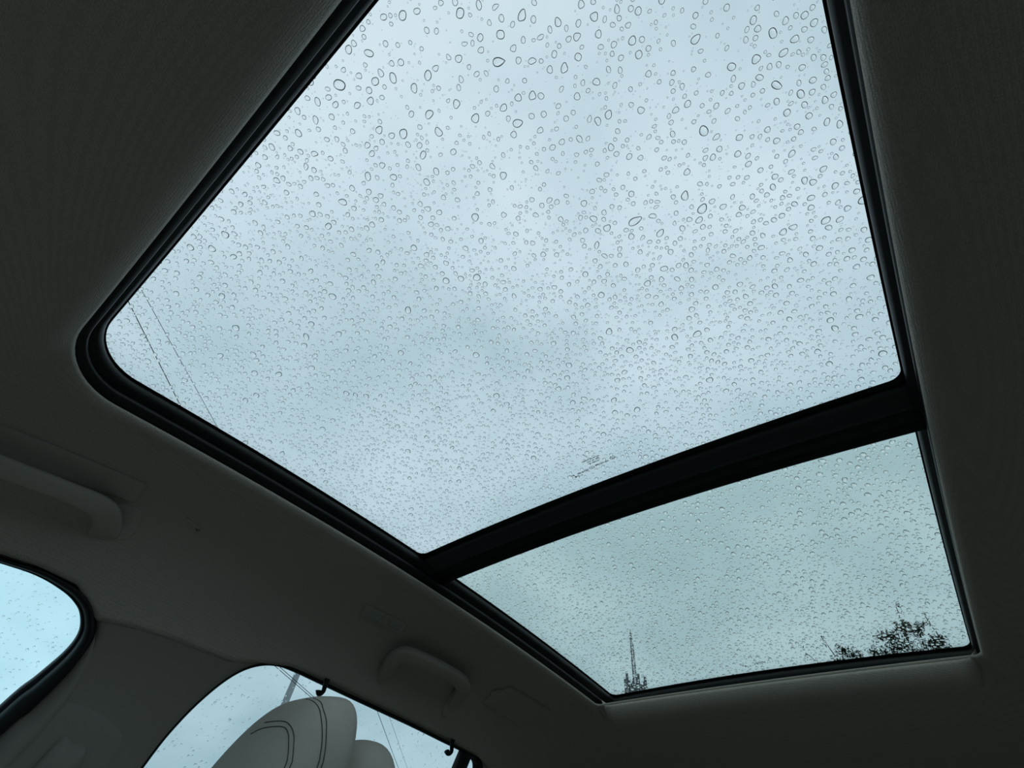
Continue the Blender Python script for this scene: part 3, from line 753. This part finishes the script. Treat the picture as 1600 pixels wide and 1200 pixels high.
# ---------------------------------------------------------------- raindrops
MEAS = np.array([[int(v) for v in q.split(',')] for q in """2196,-529,347,239,116 2297,-436,311,177,-176 2036,-587,403,339,161 2438,-257,439,313,154 2498,-179,270,227,124 2291,-348,280,229,114 2340,-259,244,184,158 2191,-388,221,181,108 2216,-268,368,337,28 2064,-359,302,261,157 2476,-47,306,183,-169 2348,-121,260,203,127 2245,-127,292,242,174 2012,-289,295,233,-166 1812,-364,338,287,-173 2085,-128,578,400,-151 2228,-32,273,251,130 2320,43,365,246,-156 2383,91,197,187,50 2501,120,291,235,136 2568,-41,272,185,110 2681,35,235,166,120 2648,-40,343,264,100 2777,68,276,214,145 2719,135,320,277,175 2656,107,254,207,179 2901,110,329,312,60 2869,228,296,264,125 2860,-20,287,255,117 2943,25,219,180,52 3068,180,308,211,112 2959,176,239,164,134 2992,246,241,175,-133 3088,323,242,197,-168 3156,243,228,214,64 3194,292,289,264,123 3066,434,338,305,141 2652,259,313,289,78 2514,254,402,300,136 2407,187,304,259,120 2935,481,251,214,-180 2891,413,205,188,112 2811,491,280,190,98 2682,507,343,279,-127 2584,442,247,188,129 2796,625,260,188,143 2487,500,308,281,101 2407,369,276,178,157 2168,254,373,324,142 2229,303,306,265,60 2054,189,329,309,30 1935,14,269,239,140 1895,171,374,290,175 1624,78,428,361,162 1558,-119,393,323,147 1725,-236,296,221,114 1665,-202,275,201,123 1939,-132,245,179,93 1866,-180,289,206,-173 1846,-262,214,181,145 1745,118,253,212,174 1876,267,258,214,133 1922,351,483,355,-157 2064,382,290,253,-127 2310,462,260,206,-178 2390,586,226,212,89 2637,790,385,314,132 2533,778,387,278,97 2481,719,317,197,138 2837,840,236,215,66 2890,730,216,184,90 1926,-410,274,166,-151 2015,-423,236,160,-121 1985,-371,241,166,136 2181,119,216,203,60 2055,28,207,176,165 2567,98,188,181,116 2567,-262,244,194,78 1633,-879,391,323,167 1493,-974,316,235,21 1064,-1018,366,299,154 1191,-887,438,292,-131 775,-900,585,454,-141 1071,-711,396,317,-178 1326,-452,410,302,135 1501,-443,432,330,148 1596,-439,316,229,-168 912,-635,361,305,170 779,-689,372,256,-175 1287,-214,470,327,177 1149,-320,321,243,166 788,-419,402,320,172 959,-249,479,388,153 490,-945,390,279,129 343,-862,395,269,129 101,-897,375,327,108 -234,-989,357,283,111 979,6,446,290,159 560,-319,361,260,175 172,-549,294,262,-137 570,-28,371,318,-145 353,-198,472,311,136 821,215,378,322,97 978,199,375,292,119 1366,-840,251,237,118 1163,-722,338,264,107 1791,-625,245,203,153 981,-833,305,253,-153 902,-951,263,199,7 561,-180,325,286,1 290,-684,296,226,-134 -509,-976,304,292,141 -485,-768,366,291,-118 -106,-659,382,235,145 1014,-78,308,258,166 2027,1345,335,314,138 2243,1536,253,232,106 2300,1590,246,213,129 2146,1544,301,249,111 2432,1631,240,220,101 2536,1691,249,199,124 2635,1749,294,174,-141 2601,1789,279,162,-178 2531,1855,396,264,-139 2358,1802,731,396,-179 2087,1705,407,370,160 2511,2062,473,317,151 2888,2149,394,307,161 2959,2059,535,418,144 2781,1793,271,222,91 2250,1928,359,306,102 2340,2005,317,195,154 1899,1809,467,251,133 1783,1741,282,244,128 1889,1600,303,248,134 1918,1452,295,225,128 2094,1452,221,171,125 2244,2134,291,245,102 2506,2311,347,277,100 2586,2245,286,215,109 2669,2457,294,232,96 1906,1965,382,223,-111 1789,1955,288,252,112 2047,2180,319,264,108 2572,2544,365,282,104 2364,2453,429,314,-154 1611,2037,360,322,115 2428,2512,264,229,82 2281,2556,348,271,118 2426,2644,393,239,-113 2551,2731,325,249,107 1641,2172,301,238,129 2132,2519,394,351,157 2382,2306,341,163,147 2045,2047,287,241,119 2676,2045,265,168,109 2808,2237,271,181,-174 2883,1983,247,204,94 3947,1045,412,281,84 4044,1023,272,217,119 4113,1036,225,177,84 4006,941,223,156,72 4152,1254,240,205,50 4135,1159,223,185,52 4247,1248,265,169,83 4136,1385,262,190,88 4193,1428,249,189,82 4060,1284,218,150,72 3915,1278,257,186,90 4049,1403,251,226,43 3855,1251,252,201,97 3856,1413,476,273,-120 3998,1498,250,168,96 3986,1587,389,267,79 3818,1532,298,223,93 3986,1684,295,223,82 4123,1741,314,227,93 3858,1664,311,284,95 4090,1919,336,230,112 4165,1995,348,229,96 3889,1819,254,231,71 4087,2108,283,232,92 3788,2017,344,257,141 4072,2249,286,198,90 3805,2313,373,254,97 4001,2505,321,272,114 3563,2219,352,240,91 4148,1820,230,164,87 4186,1539,228,166,82 4138,1637,244,174,79""".split()], float)
RHO = [1.0, 0.985, 0.95, 0.88, 0.76, 0.55, 0.28]
def capz(r): return (1 - r ** 2.8) ** 0.58
def drop_template(seg, rho):
    """unit drop: outline radius 1, height 1; outer ring, inner rings, apex and a separate flat base"""
    ang = np.arange(seg) * 2 * math.pi / seg
    A, Rr, Z = [], [], []
    for r in rho: A.append(ang); Rr.append(np.full(seg, r)); Z.append(np.full(seg, capz(r)))
    A = np.concatenate(A + [[0.0]] + [ang] + [[0.0]]); Rr = np.concatenate(Rr + [[0.0]] + [np.ones(seg)] + [[0.0]]); Z = np.concatenate(Z + [[1.0]] + [np.zeros(seg)] + [[0.0]])
    T = []; nr = len(rho); ap = nr * seg; b0 = ap + 1; bc = b0 + seg
    for k in range(nr - 1):
        for i in range(seg):
            j = (i + 1) % seg
            T += [(k * seg + i, k * seg + j, (k + 1) * seg + j), (k * seg + i, (k + 1) * seg + j, (k + 1) * seg + i)]
    for i in range(seg):
        j = (i + 1) % seg
        T += [((nr - 1) * seg + i, (nr - 1) * seg + j, ap), (b0 + j, b0 + i, bc)]
    return A, Rr, Z, np.array(T)
def tri_mesh(name, V, T, m):
    me = bpy.data.meshes.new(name)
    me.vertices.add(len(V)); me.vertices.foreach_set('co', V.astype(np.float32).ravel())
    me.loops.add(len(T) * 3); me.loops.foreach_set('vertex_index', T.astype(np.int32).ravel())
    me.polygons.add(len(T)); me.polygons.foreach_set('loop_start', np.arange(0, len(T) * 3, 3, dtype=np.int32))
    me.polygons.foreach_set('use_smooth', np.ones(len(T), dtype=bool))
    me.materials.append(m); me.update(calc_edges=True)
    return me
def radial(A, w):                    # irregular outline: 2nd, 3rd and 4th harmonics
    return 1 + w[0] * np.cos(2 * (A - w[1])) + w[2] * np.cos(3 * (A - w[3])) + w[4] * np.cos(4 * (A - w[5]))
variants = []
for k in range(28):
    A, Rr, Z, T = drop_template(28, RHO)
    w = (0.02 * rng.random(), rng.random() * 6.3, 0.09 * rng.random() ** 1.3, rng.random() * 6.3, 0.03 * rng.random(), rng.random() * 6.3)
    q = radial(A, w) * Rr
    variants.append(tri_mesh('raindrop', np.stack([np.cos(A) * q, np.sin(A) * q, Z], 1), T, M['water']))
t_ = A; ty_ = np.sin(t_) * np.abs(np.sin(t_ / 2)) ** 0.75 * 1.12
teardrop = tri_mesh('raindrop', np.stack([-np.cos(t_) * Rr, ty_ * Rr, Z], 1), T[:, ::-1], M['water'])
def zg_np(x, y): return 1.12 + 0.5 * (1 - 0.0348 * (y / 0.5 - 0.6116) ** 2 - 0.0815 * (x / 0.5) ** 2)
def inside(x, y, P, g=0.0):
    hw = P['hw0'] - P['tp'] * y + g
    return (abs(x) < hw) & (y > P['yf'] + P['cf'] * x * x - g) & (y < P['yr'] + P['cr'] * x * x + g)
def sizes(n, lo, hi, pw): return lo * (hi / lo) ** (rng.random(n) ** pw)
def scatter(P, box, counts, fixed, dens=lambda x, y: 1.0, gap=1.24):
    """non overlapping drops: list of (x, y, a, b, phi)"""
    cell = 0.012; grid = {}; out = []
    def ok(x, y, r):
        ci, cj = int(x // cell), int(y // cell)
        for i in (-1, 0, 1):
            for j in (-1, 0, 1):
                for X, Y, Rq in grid.get((ci + i, cj + j), ()):
                    if (x - X) ** 2 + (y - Y) ** 2 < ((r + Rq) * gap) ** 2: return False
        return True
    def put(x, y, r): grid.setdefault((int(x // cell), int(y // cell)), []).append((x, y, r))
    for f in fixed: put(f[0], f[1], math.sqrt(f[2] * f[3])); out.append(tuple(f))
    for n, lo, hi, pw, zone in counts:
        s = np.sort(sizes(n, lo, hi, pw))[::-1]
        for r in s:
            for _ in range(9):
                x = box[0] + rng.random() * (box[1] - box[0]); y = box[2] + rng.random() * (box[3] - box[2])
                if not inside(x, y, P, 0.012): continue
                if rng.random() > dens(x, y): break
                if zone is not None and any(x0 < x < x1 and y0 < y < y1 for x0, x1, y0, y1 in zone): continue
                if ok(x, y, r):
                    put(x, y, r)
                    el = 1 + (0.45 * rng.random() ** 1.5 if r > 0.0013 else 0.12 * rng.random())
                    out.append((x, y, r * math.sqrt(el), r / math.sqrt(el), rng.random() * 360)); break
    return out
def cam_size(d):                     # how large a drop shows, for choosing which are built singly
    x, y, a, b, _ = d
    v = np.array([x - CAM[0], y - CAM[1], zg_np(x, y) - CAM[2]]); l = np.linalg.norm(v)
    px = 800 + 725.09 * (v @ np.array(R_)) / (v @ np.array(F_)); py = 600 - 725.09 * (v @ np.array(U_)) / (v @ np.array(F_))
    if not (0 < px < 1600 and 0 < py < 1200): return 0
    return a * b * v[2] / l ** 3
def drop_h(a, b): return (0.72 if a < 0.0022 else 0.64) * math.sqrt(a * b)
def batch(name, drops, label, cat, group=None):
    Vs, Ts, base = [], [], 0
    for lo_r, hi_r, seg, rho in ((0.0018, 1, 18, [1.0, 0.97, 0.88, 0.70, 0.36]), (0.0009, 0.0018, 12, [1.0, 0.95, 0.78, 0.42]), (0, 0.0009, 8, [1.0, 0.88, 0.5])):
        D = np.array([d for d in drops if lo_r <= math.sqrt(d[2] * d[3]) < hi_r])
        if len(D) == 0: continue
        A, Rr, Z, T = drop_template(seg, rho); n = len(D)
        w2 = 0.09 * rng.random((n, 1)) ** 1.3; p2 = rng.random((n, 1)) * 6.3
        q = Rr[None] * (1 + w2 * np.cos(3 * (A[None] - p2)))
        lx, ly = np.cos(A)[None] * q * D[:, 2:3], np.sin(A)[None] * q * D[:, 3:4]
        ph = np.radians(D[:, 4:5]); X = D[:, 0:1] + lx * np.cos(ph) - ly * np.sin(ph); Y = D[:, 1:2] + lx * np.sin(ph) + ly * np.cos(ph)
        h = np.where(D[:, 2:3] < 0.0022, 0.72, 0.64) * np.sqrt(D[:, 2:3] * D[:, 3:4])
        Zc = zg_np(X, Y) + 0.0042 + Z[None] * h
        Vs.append(np.stack([X, Y, Zc], 2).reshape(-1, 3))
        Ts.append((T[None] + (np.arange(n) * len(A))[:, None, None]).reshape(-1, 3) + base); base += n * len(A)
    me = tri_mesh(name, np.concatenate(Vs), np.concatenate(Ts), M['water'])
    o = bpy.data.objects.new(name, me); COL.objects.link(o)
    o['kind'] = 'stuff'; o['label'] = label; o['category'] = cat
    return o
fixed = [(m[0] / 1e4, m[1] / 1e4, m[2] / 1e5, m[3] / 1e5, m[4]) for m in MEAS]
fixed = [f for i, f in enumerate(fixed) if not any((f[0] - g[0]) ** 2 + (f[1] - g[1]) ** 2 < (0.7 * (f[2] + g[2])) ** 2 for g in fixed[:i])]
ZONES = [(0.176, 0.30, -0.060, 0.022)]                # filled by the drops placed above
d1 = scatter(F1, (-0.46, 0.46, -0.13, 0.54), [(260, 0.0030, 0.0046, 1.6, ZONES), (4200, 0.0018, 0.0031, 1.3, ZONES), (4800, 0.0009, 0.0018, 1.1, None), (8000, 0.00035, 0.0009, 1.2, None)], fixed, lambda x, y: min(1.0, 0.22 + 2.0 * math.hypot(x - 0.26, y + 0.06)))
d2 = scatter(F2, (-0.46, 0.46, 0.57, 1.19), [(750, 0.0027, 0.0042, 1.5, None), (1900, 0.0018, 0.0028, 1.2, None), (3200, 0.0009, 0.0018, 1.0, None), (2500, 0.0005, 0.0009, 1.2, None)], [])
alld = [(cam_size(d), i, 0, d) for i, d in enumerate(d1)] + [(cam_size(d), i, 1, d) for i, d in enumerate(d2)]
alld.sort(key=lambda q: -q[0])
NS = 300
# orientation of the glass under each single drop
for s_, i, which, (x, y, a, b, phi) in alld[:NS]:
    k = int(rng.integers(len(variants)))
    tear = which == 0 and i == 15
    o = bpy.data.objects.new('raindrop', teardrop if tear else variants[k]); COL.objects.link(o)
    n = Vector((0.1630 * x / 0.5, 0.0348 * 2 * (y / 0.5 - 0.6116), 1)).normalized()
    tx = Vector((math.cos(math.radians(phi)), math.sin(math.radians(phi)), 0)); tx = (tx - n * tx.dot(n)).normalized(); ty = n.cross(tx)
    mw = Matrix((tx * a, ty * b, n * drop_h(a, b))).transposed().to_4x4()
    mw.translation = Vector((x, y, zg_np(x, y) + 0.0044)); o.matrix_world = mw
    size = 'very large' if a > 0.0040 else 'large' if a > 0.0030 else 'medium'
    shape = 'elongated' if a > 1.45 * b else 'oval' if a > 1.2 * b else 'round'
    row = 'near the front edge' if y < 0.06 else 'ahead of the middle' if y < 0.2 else 'behind the middle' if y < 0.36 else 'near the cross beam'
    col = 'driver side' if x > 0.22 else 'right of centre' if x > 0.0 else 'left of centre' if x > -0.22 else 'passenger side'
    if which == 0: where = row + ' of the front pane, ' + col
    else: where = 'on the rear roof pane, ' + col
    o['label'] = size + ' ' + shape + ' raindrop ' + where
    o['group'] = size + ' ' + shape + ' raindrops ' + where
    if tear:
        o['label'] = 'largest teardrop shaped raindrop pointing right near the front edge of the front pane'; del o['group']
    o['category'] = 'raindrop'
batch('raindrops', [q[3] for q in alld[NS:] if q[2] == 0], 'thousands of small raindrops covering the front pane of the glass roof', 'raindrops')
batch('raindrops', [q[3] for q in alld[NS:] if q[2] == 1], 'thousands of small raindrops covering the rear pane of the glass roof', 'raindrops')
def side_drops(box, n, inside_fn, label, dens=1.0):
    A, Rr, Z, T = drop_template(8, [1.0, 0.88, 0.5]); Vs, Ts = [], []; base = 0
    for _ in range(n):
        y = box[0] + rng.random() * (box[1] - box[0]); z = box[2] + rng.random() * (box[3] - box[2])
        if not inside_fn(y, z): continue
        r = 0.0007 * (2.6 ** (rng.random() ** 1.6)); el = 1 + 0.5 * rng.random(); ph = rng.random() * 6.3
        ly, lz = np.cos(A) * Rr * r * el, np.sin(A) * Rr * r
        yy = y + ly * math.cos(ph) - lz * math.sin(ph); z2 = z + ly * math.sin(ph) + lz * math.cos(ph)
        d = 0.0345 + Z * r * 0.42
        Vs.append(np.stack([-(0.605 + (1.402 - z2) * 0.2857 + d * NW[0]), yy, z2 + d * NW[2]], 1)); Ts.append(T[:, ::-1] + base); base += len(A)
    o = bpy.data.objects.new('raindrops', tri_mesh('raindrops', np.concatenate(Vs), np.concatenate(Ts), M['water'])); COL.objects.link(o)
    o['kind'] = 'stuff'; o['label'] = label; o['category'] = 'raindrops'
side_drops((-0.62, 0.152, 1.00, 1.38), 4200, lambda y, z: y < 0.15 - max(0, 1.30 - z) * .2 and z < 1.375 - max(0, -.11 - y) * .30 - max(0, -.26 - y) * .45, 'fine raindrops sprinkled on the front door window')
side_drops((0.33, 0.99, 1.15, 1.405), 1100, lambda y, z: not (barY(z, -.002) < y < barY(z, .033)), 'fine raindrops sprinkled on the rear door window')

# ---------------------------------------------------------------- outside: power line, mast, trees
def utility_pole(x, y, h, r, label, m):
    p = thing('utility_pole', label, 'pole', (x, y, 0), 'poles of the power line')
    V, Fc = loft([[(math.cos(a) * rr, math.sin(a) * rr, z) for a in np.linspace(0, 2 * math.pi, 14, endpoint=False)] for z, rr in ((0, r * 1.25), (h * .5, r * 1.1), (h, r * .85))], True, True, True)
    mesh_obj('shaft', V, Fc, m, p)
    d = Vector((0.74, 0.67, 0))
    mb = MB(); mb.box((0, 0, h - .25), 1.3, .09, .1, Matrix.Rotation(math.atan2(d.y, d.x), 3, 'Z'))
    mesh_obj('cross_arm', mb.v, mb.f, M['steel'], p, False)
    for s in (-.5, -.2, .2, .5):
        q = d * s
        V, Fc = loft([[(q.x + math.cos(a) * rr, q.y + math.sin(a) * rr, z) for a in np.linspace(0, 2 * math.pi, 10, endpoint=False)] for z, rr in ((h - .2, .03), (h - .16, .05), (h - .13, .03), (h - .1, .045), (h - .06, .02))], True, True, True)
        mesh_obj('insulator', V, Fc, M['concrete'], p)
    return p
utility_pole(-20.91, 11.27, 9.0, 0.137, 'pale concrete utility pole seen through the rear door window left of the headrest', M['concrete'])
utility_pole(-33.3, 22.9, 9.6, 0.105, 'darker distant utility pole right of the headrest', M['steel'])
def cable(pts, r, label):
    P3 = [Vector(p) for p in catmull(pts, 8)]
    mid = P3[len(P3) // 2]
    V, Fc = sweep(off(P3, mid), r, 6)
    o = mesh_obj('overhead_cable', V, Fc, M['cable']); o.location = mid
    o['label'] = label; o['category'] = 'cable'; o['group'] = 'overhead cables beside the car'
    return o
def ext(a, b, k): return tuple(a[i] + (b[i] - a[i]) * k for i in range(3))
A1, B1 = (-7.329, -1.228, 7.0), (-8.821, 0.418, 7.0)
cable([ext(A1, B1, -6.5), ext(A1, B1, -3), A1, ext(A1, B1, .5), B1, ext(A1, B1, 2.2), (-15.6, 7.1, 7.5), (-20.75, 11.42, 9.0)], 0.0066, 'stronger of two thin black cables crossing the far left of the front roof pane')
A2, B2 = (-6.898, -1.207, 7.0), (-8.467, 0.834, 7.0)
cable([ext(A2, B2, -6.0), ext(A2, B2, -3), A2, ext(A2, B2, .5), B2, ext(A2, B2, 2.2), (-15.2, 7.6, 7.5), (-20.50, 11.62, 9.0)], 0.0042, 'fainter of two thin black cables crossing the far left of the front roof pane')
for P0, P1, w in (((-18.541, 9.232, 7.0), (-19.825, 11.658, 7.0), 'right'), ((-18.671, 9.121, 7.0), (-19.974, 11.607, 7.0), 'left')):
    cable([ext(P0, P1, k) for k in (-3, -1, 0, 1, 2.5)], 0.010, w + ' one of two thin cables running past the pale pole in the rear door window')
cable([(-12.0, 6.4, 7.0), (-17.9, 13.4, 7.0), (-24.0, 20.4, 7.0), (-34.0, 31.9, 7.1)], 0.011, 'thin cable falling across the rear door window right of the headrest')
cable([(-12.0, 7.1, 7.0), (-17.7, 13.85, 7.0), (-23.8, 20.95, 7.0), (-34.0, 32.7, 7.1)], 0.006, 'faint cable beside the one right of the headrest')

def cell_tower(az, dist):
    X, Y = CAM[0] + dist * math.sin(az), dist * math.cos(az)
    t = thing('cell_tower', 'tall lattice cell tower with panel antennas seen low through the rear roof pane', 'tower', (X, Y, 0))
    top = 27.6
    mb = MB()
    legs = []
    def hw(z): return 0.50 - 0.34 * z / top
    cs = [(math.cos(a), math.sin(a)) for a in (0.4, 0.4 + 2.094, 0.4 + 4.189)]
    levels = np.arange(0, top + .01, 0.6)
    for c in cs: mb.tube([(c[0] * hw(z), c[1] * hw(z), z) for z in levels[::4]], 0.06, 5)
    for k in range(len(levels) - 1):
        a, b = levels[k], levels[k + 1]
        for i in range(3):
            c, d = cs[i], cs[(i + 1) % 3]
            if k % 2: c, d = d, c
            mb.tube([(c[0] * hw(a), c[1] * hw(a), a), (d[0] * hw(b), d[1] * hw(b), b)], 0.03, 4)
            mb.tube([(c[0] * hw(b), c[1] * hw(b), b), (d[0] * hw(b), d[1] * hw(b), b)], 0.03, 4)
    mesh_obj('lattice_mast', mb.v, mb.f, M['steel'], t, False)
    mb = MB(); mb.tube([(0, 0, top - .3), (0, 0, top + .5)], 0.035, 6)
    for z in (22.6, 23.6, 25.0): mb.tube([(-0.02, 0, z + 2), (-0.34, 0.1, z + 2)], 0.03, 5)
    mesh_obj('lightning_rod', mb.v, mb.f, M['steel'], t)
    mb = MB()
    R0 = 1.15
    for z in (20.9, 21.9):
        P3 = [(R0 * math.cos(a), R0 * math.sin(a), z) for a in (0.1, 0.1 + 2.094, 0.1 + 4.189)]
        for i in range(3):
            mb.tube([P3[i], P3[(i + 1) % 3]], 0.045, 6)
            mb.tube([(0, 0, z), tuple((np.array(P3[i]) + np.array(P3[(i + 1) % 3])) / 2)], 0.04, 6)
    mesh_obj('platform_frame', mb.v, mb.f, M['steel'], t, False)
    for i in range(3):
        a0, a1 = 0.1 + 2.094 * i, 0.1 + 2.094 * (i + 1)
        A_, B_ = np.array([math.cos(a0), math.sin(a0)]) * R0 * 1.02, np.array([math.cos(a1), math.sin(a1)]) * R0 * 1.02
        for j, u in enumerate((0.04, 0.36, 0.66, 0.96)):
            q = A_ + (B_ - A_) * u; nrm = (A_ + B_) / 2; nrm = nrm / np.linalg.norm(nrm)
            q = q + nrm * 0.18; an = math.atan2(nrm[1], nrm[0])
            hh = (1.9, 1.3, 2.1, 1.6)[(i + j) % 4]; zc = 21.6 + (0.25, -0.15, 0.35, 0.0)[(i * 2 + j) % 4]
            mb = MB(); mb.box((0, 0, 0), 0.12, 0.26, hh); mb.box((-0.16, 0, 0), 0.05, 0.05, hh + .3)
            mb.box((-0.09, 0, hh * .35), 0.1, 0.04, 0.05); mb.box((-0.09, 0, -hh * .35), 0.1, 0.04, 0.05)
            o = mesh_obj('panel_antenna', mb.v, mb.f, M['steel'], t, False)
            o.location = (q[0], q[1], zc); o.rotation_euler = (0, 0, an)
    return t
cell_tower(math.radians(-26.55), 60.0)

def tree(x, y, h, clumps, nleaf, label, seed, spires=()):
    r = np.random.default_rng(seed)
    t = thing('leafy_tree', label, 'tree', (x, y, 0), 'trees behind the car')
    V, Fc = sweep([(0, 0, 0), (.05, .03, h * .25), (-.04, .05, h * .5), (0, 0, h * .72)], [.17, .13, .10, .05], 10)
    mesh_obj('trunk', V, Fc, M['bark'], t)
    mb = MB(); LV = []
    for cx, cy, cz, rad in clumps:
        c = np.array([cx, cy, cz])
        mb.tube(catmull([(0, 0, h * .45), (cx * .4, cy * .4, h * .45 + (cz - h * .45) * .55), tuple(c)], 4), [.06, .056, .052, .048, .044, .04, .035, .03, .025][:9], 6)
        nb = int(26 * rad / .6)
        for _ in range(nb):
            d = r.normal(size=3); d /= np.linalg.norm(d); d[2] = abs(d[2]) * .9 + .1 * d[2]
            tip = c + d * rad * (0.75 + 0.35 * r.random())
            mid = c + d * rad * .5 + r.normal(size=3) * .06 * rad
            mb.tube([tuple(c), tuple(mid), tuple(tip)], [.016, .010, .005], 4, caps=False)
            for _ in range(int(nleaf / nb)):
                u = r.random() ** .6
                q = c + (tip - c) * u + r.normal(size=3) * 0.10 * rad
                LV.append(q)
    for (sx_, sy_, sz_, ex, ey, ez) in spires:
        P3 = [np.array([sx_, sy_, sz_]) + (np.array([ex, ey, ez]) - np.array([sx_, sy_, sz_])) * k / 6 + r.normal(size=3) * .012 for k in range(7)]
        mb.tube([tuple(p) for p in P3], [.02, .018, .016, .014, .012, .010, .006], 5)
        for _ in range(14): LV.append(P3[-1] + r.normal(size=3) * np.array([.03, .03, .10]) - np.array([0, 0, .08]))
    mesh_obj('branches', mb.v, mb.f, M['bark'], t)
    LV = np.array(LV); n = len(LV)
    d1_ = r.normal(size=(n, 3)); d1_ /= np.linalg.norm(d1_, axis=1)[:, None]
    d2_ = np.cross(d1_, r.normal(size=(n, 3))); d2_ /= np.linalg.norm(d2_, axis=1)[:, None]
    L_, W_ = (.030 + .035 * r.random((n, 1))), (.012 + .014 * r.random((n, 1)))
    nn = np.cross(d1_, d2_) * 0.012
    P4 = np.stack([LV - d1_ * L_, LV + d2_ * W_ + nn, LV + d1_ * L_, LV - d2_ * W_ + nn], 1).reshape(-1, 3)
    b = (np.arange(n) * 4)[:, None]
    T = np.concatenate([b + np.array([[0, 1, 2]]), b + np.array([[0, 2, 3]])], 1).reshape(-1, 3)
    me = tri_mesh('leaves', P4, T, M['leaf'])
    o = bpy.data.objects.new('leaves', me); COL.objects.link(o); o.parent = t; o['kind'] = 'stuff'
    return t
def at(az, el, d): a, e = math.radians(az), math.radians(el); return (CAM[0] + d * math.sin(a), d * math.cos(a), CAM[2] + d * math.tan(e))
bx, by, _ = at(-0.9, 20, 18)
def rel(az, el, rad, d=18.0): p = at(az, el, d); return (p[0] - bx, p[1] - by, p[2], rad)
tree(bx, by, 8.6, [rel(-0.5, 22.5, .28), rel(0.6, 22.0, .34), rel(-1.9, 21.9, .30), rel(-3.3, 20.6, .34), rel(-4.1, 19.9, .30), rel(-1.2, 21.0, .48), rel(1.2, 20.9, .38), rel(1.7, 20.2, .30), rel(-2.4, 20.2, .50), rel(0.2, 20.2, .5), rel(-2.8, 19.2, .6), rel(0.4, 18.8, .6), rel(-1.4, 18.4, .7), rel(-1.6, 17.2, .7)], 260,
     'bushy dark tree rising at the right end of the rear roof pane', 5,
     [rel(-0.4, 22.2, 0)[:3] + rel(0.05, 24.5, 0)[:3], rel(1.9, 20.8, 0)[:3] + rel(1.7, 23.2, 0)[:3], rel(-1.6, 22.0, 0)[:3] + rel(-3.0, 22.3, 0)[:3]])
bx, by, _ = at(-6.4, 20, 19)
tree(bx, by, 8.2, [rel(-6.2, 21.3, .26, 19), rel(-5.3, 20.9, .28, 19), rel(-6.9, 20.4, .32, 19), rel(-4.8, 20.1, .24, 19), rel(-5.6, 19.4, .45, 19), rel(-7.4, 18.4, .5, 19), rel(-6.0, 17.8, .6, 19)], 200,
     'lower dark tree just left of the bushy one behind the rear roof pane', 11,
     [rel(-6.6, 20.6, 0, 19)[:3] + rel(-7.3, 22.6, 0, 19)[:3], rel(-7.6, 19.6, 0, 19)[:3] + rel(-9.2, 21.6, 0, 19)[:3]])
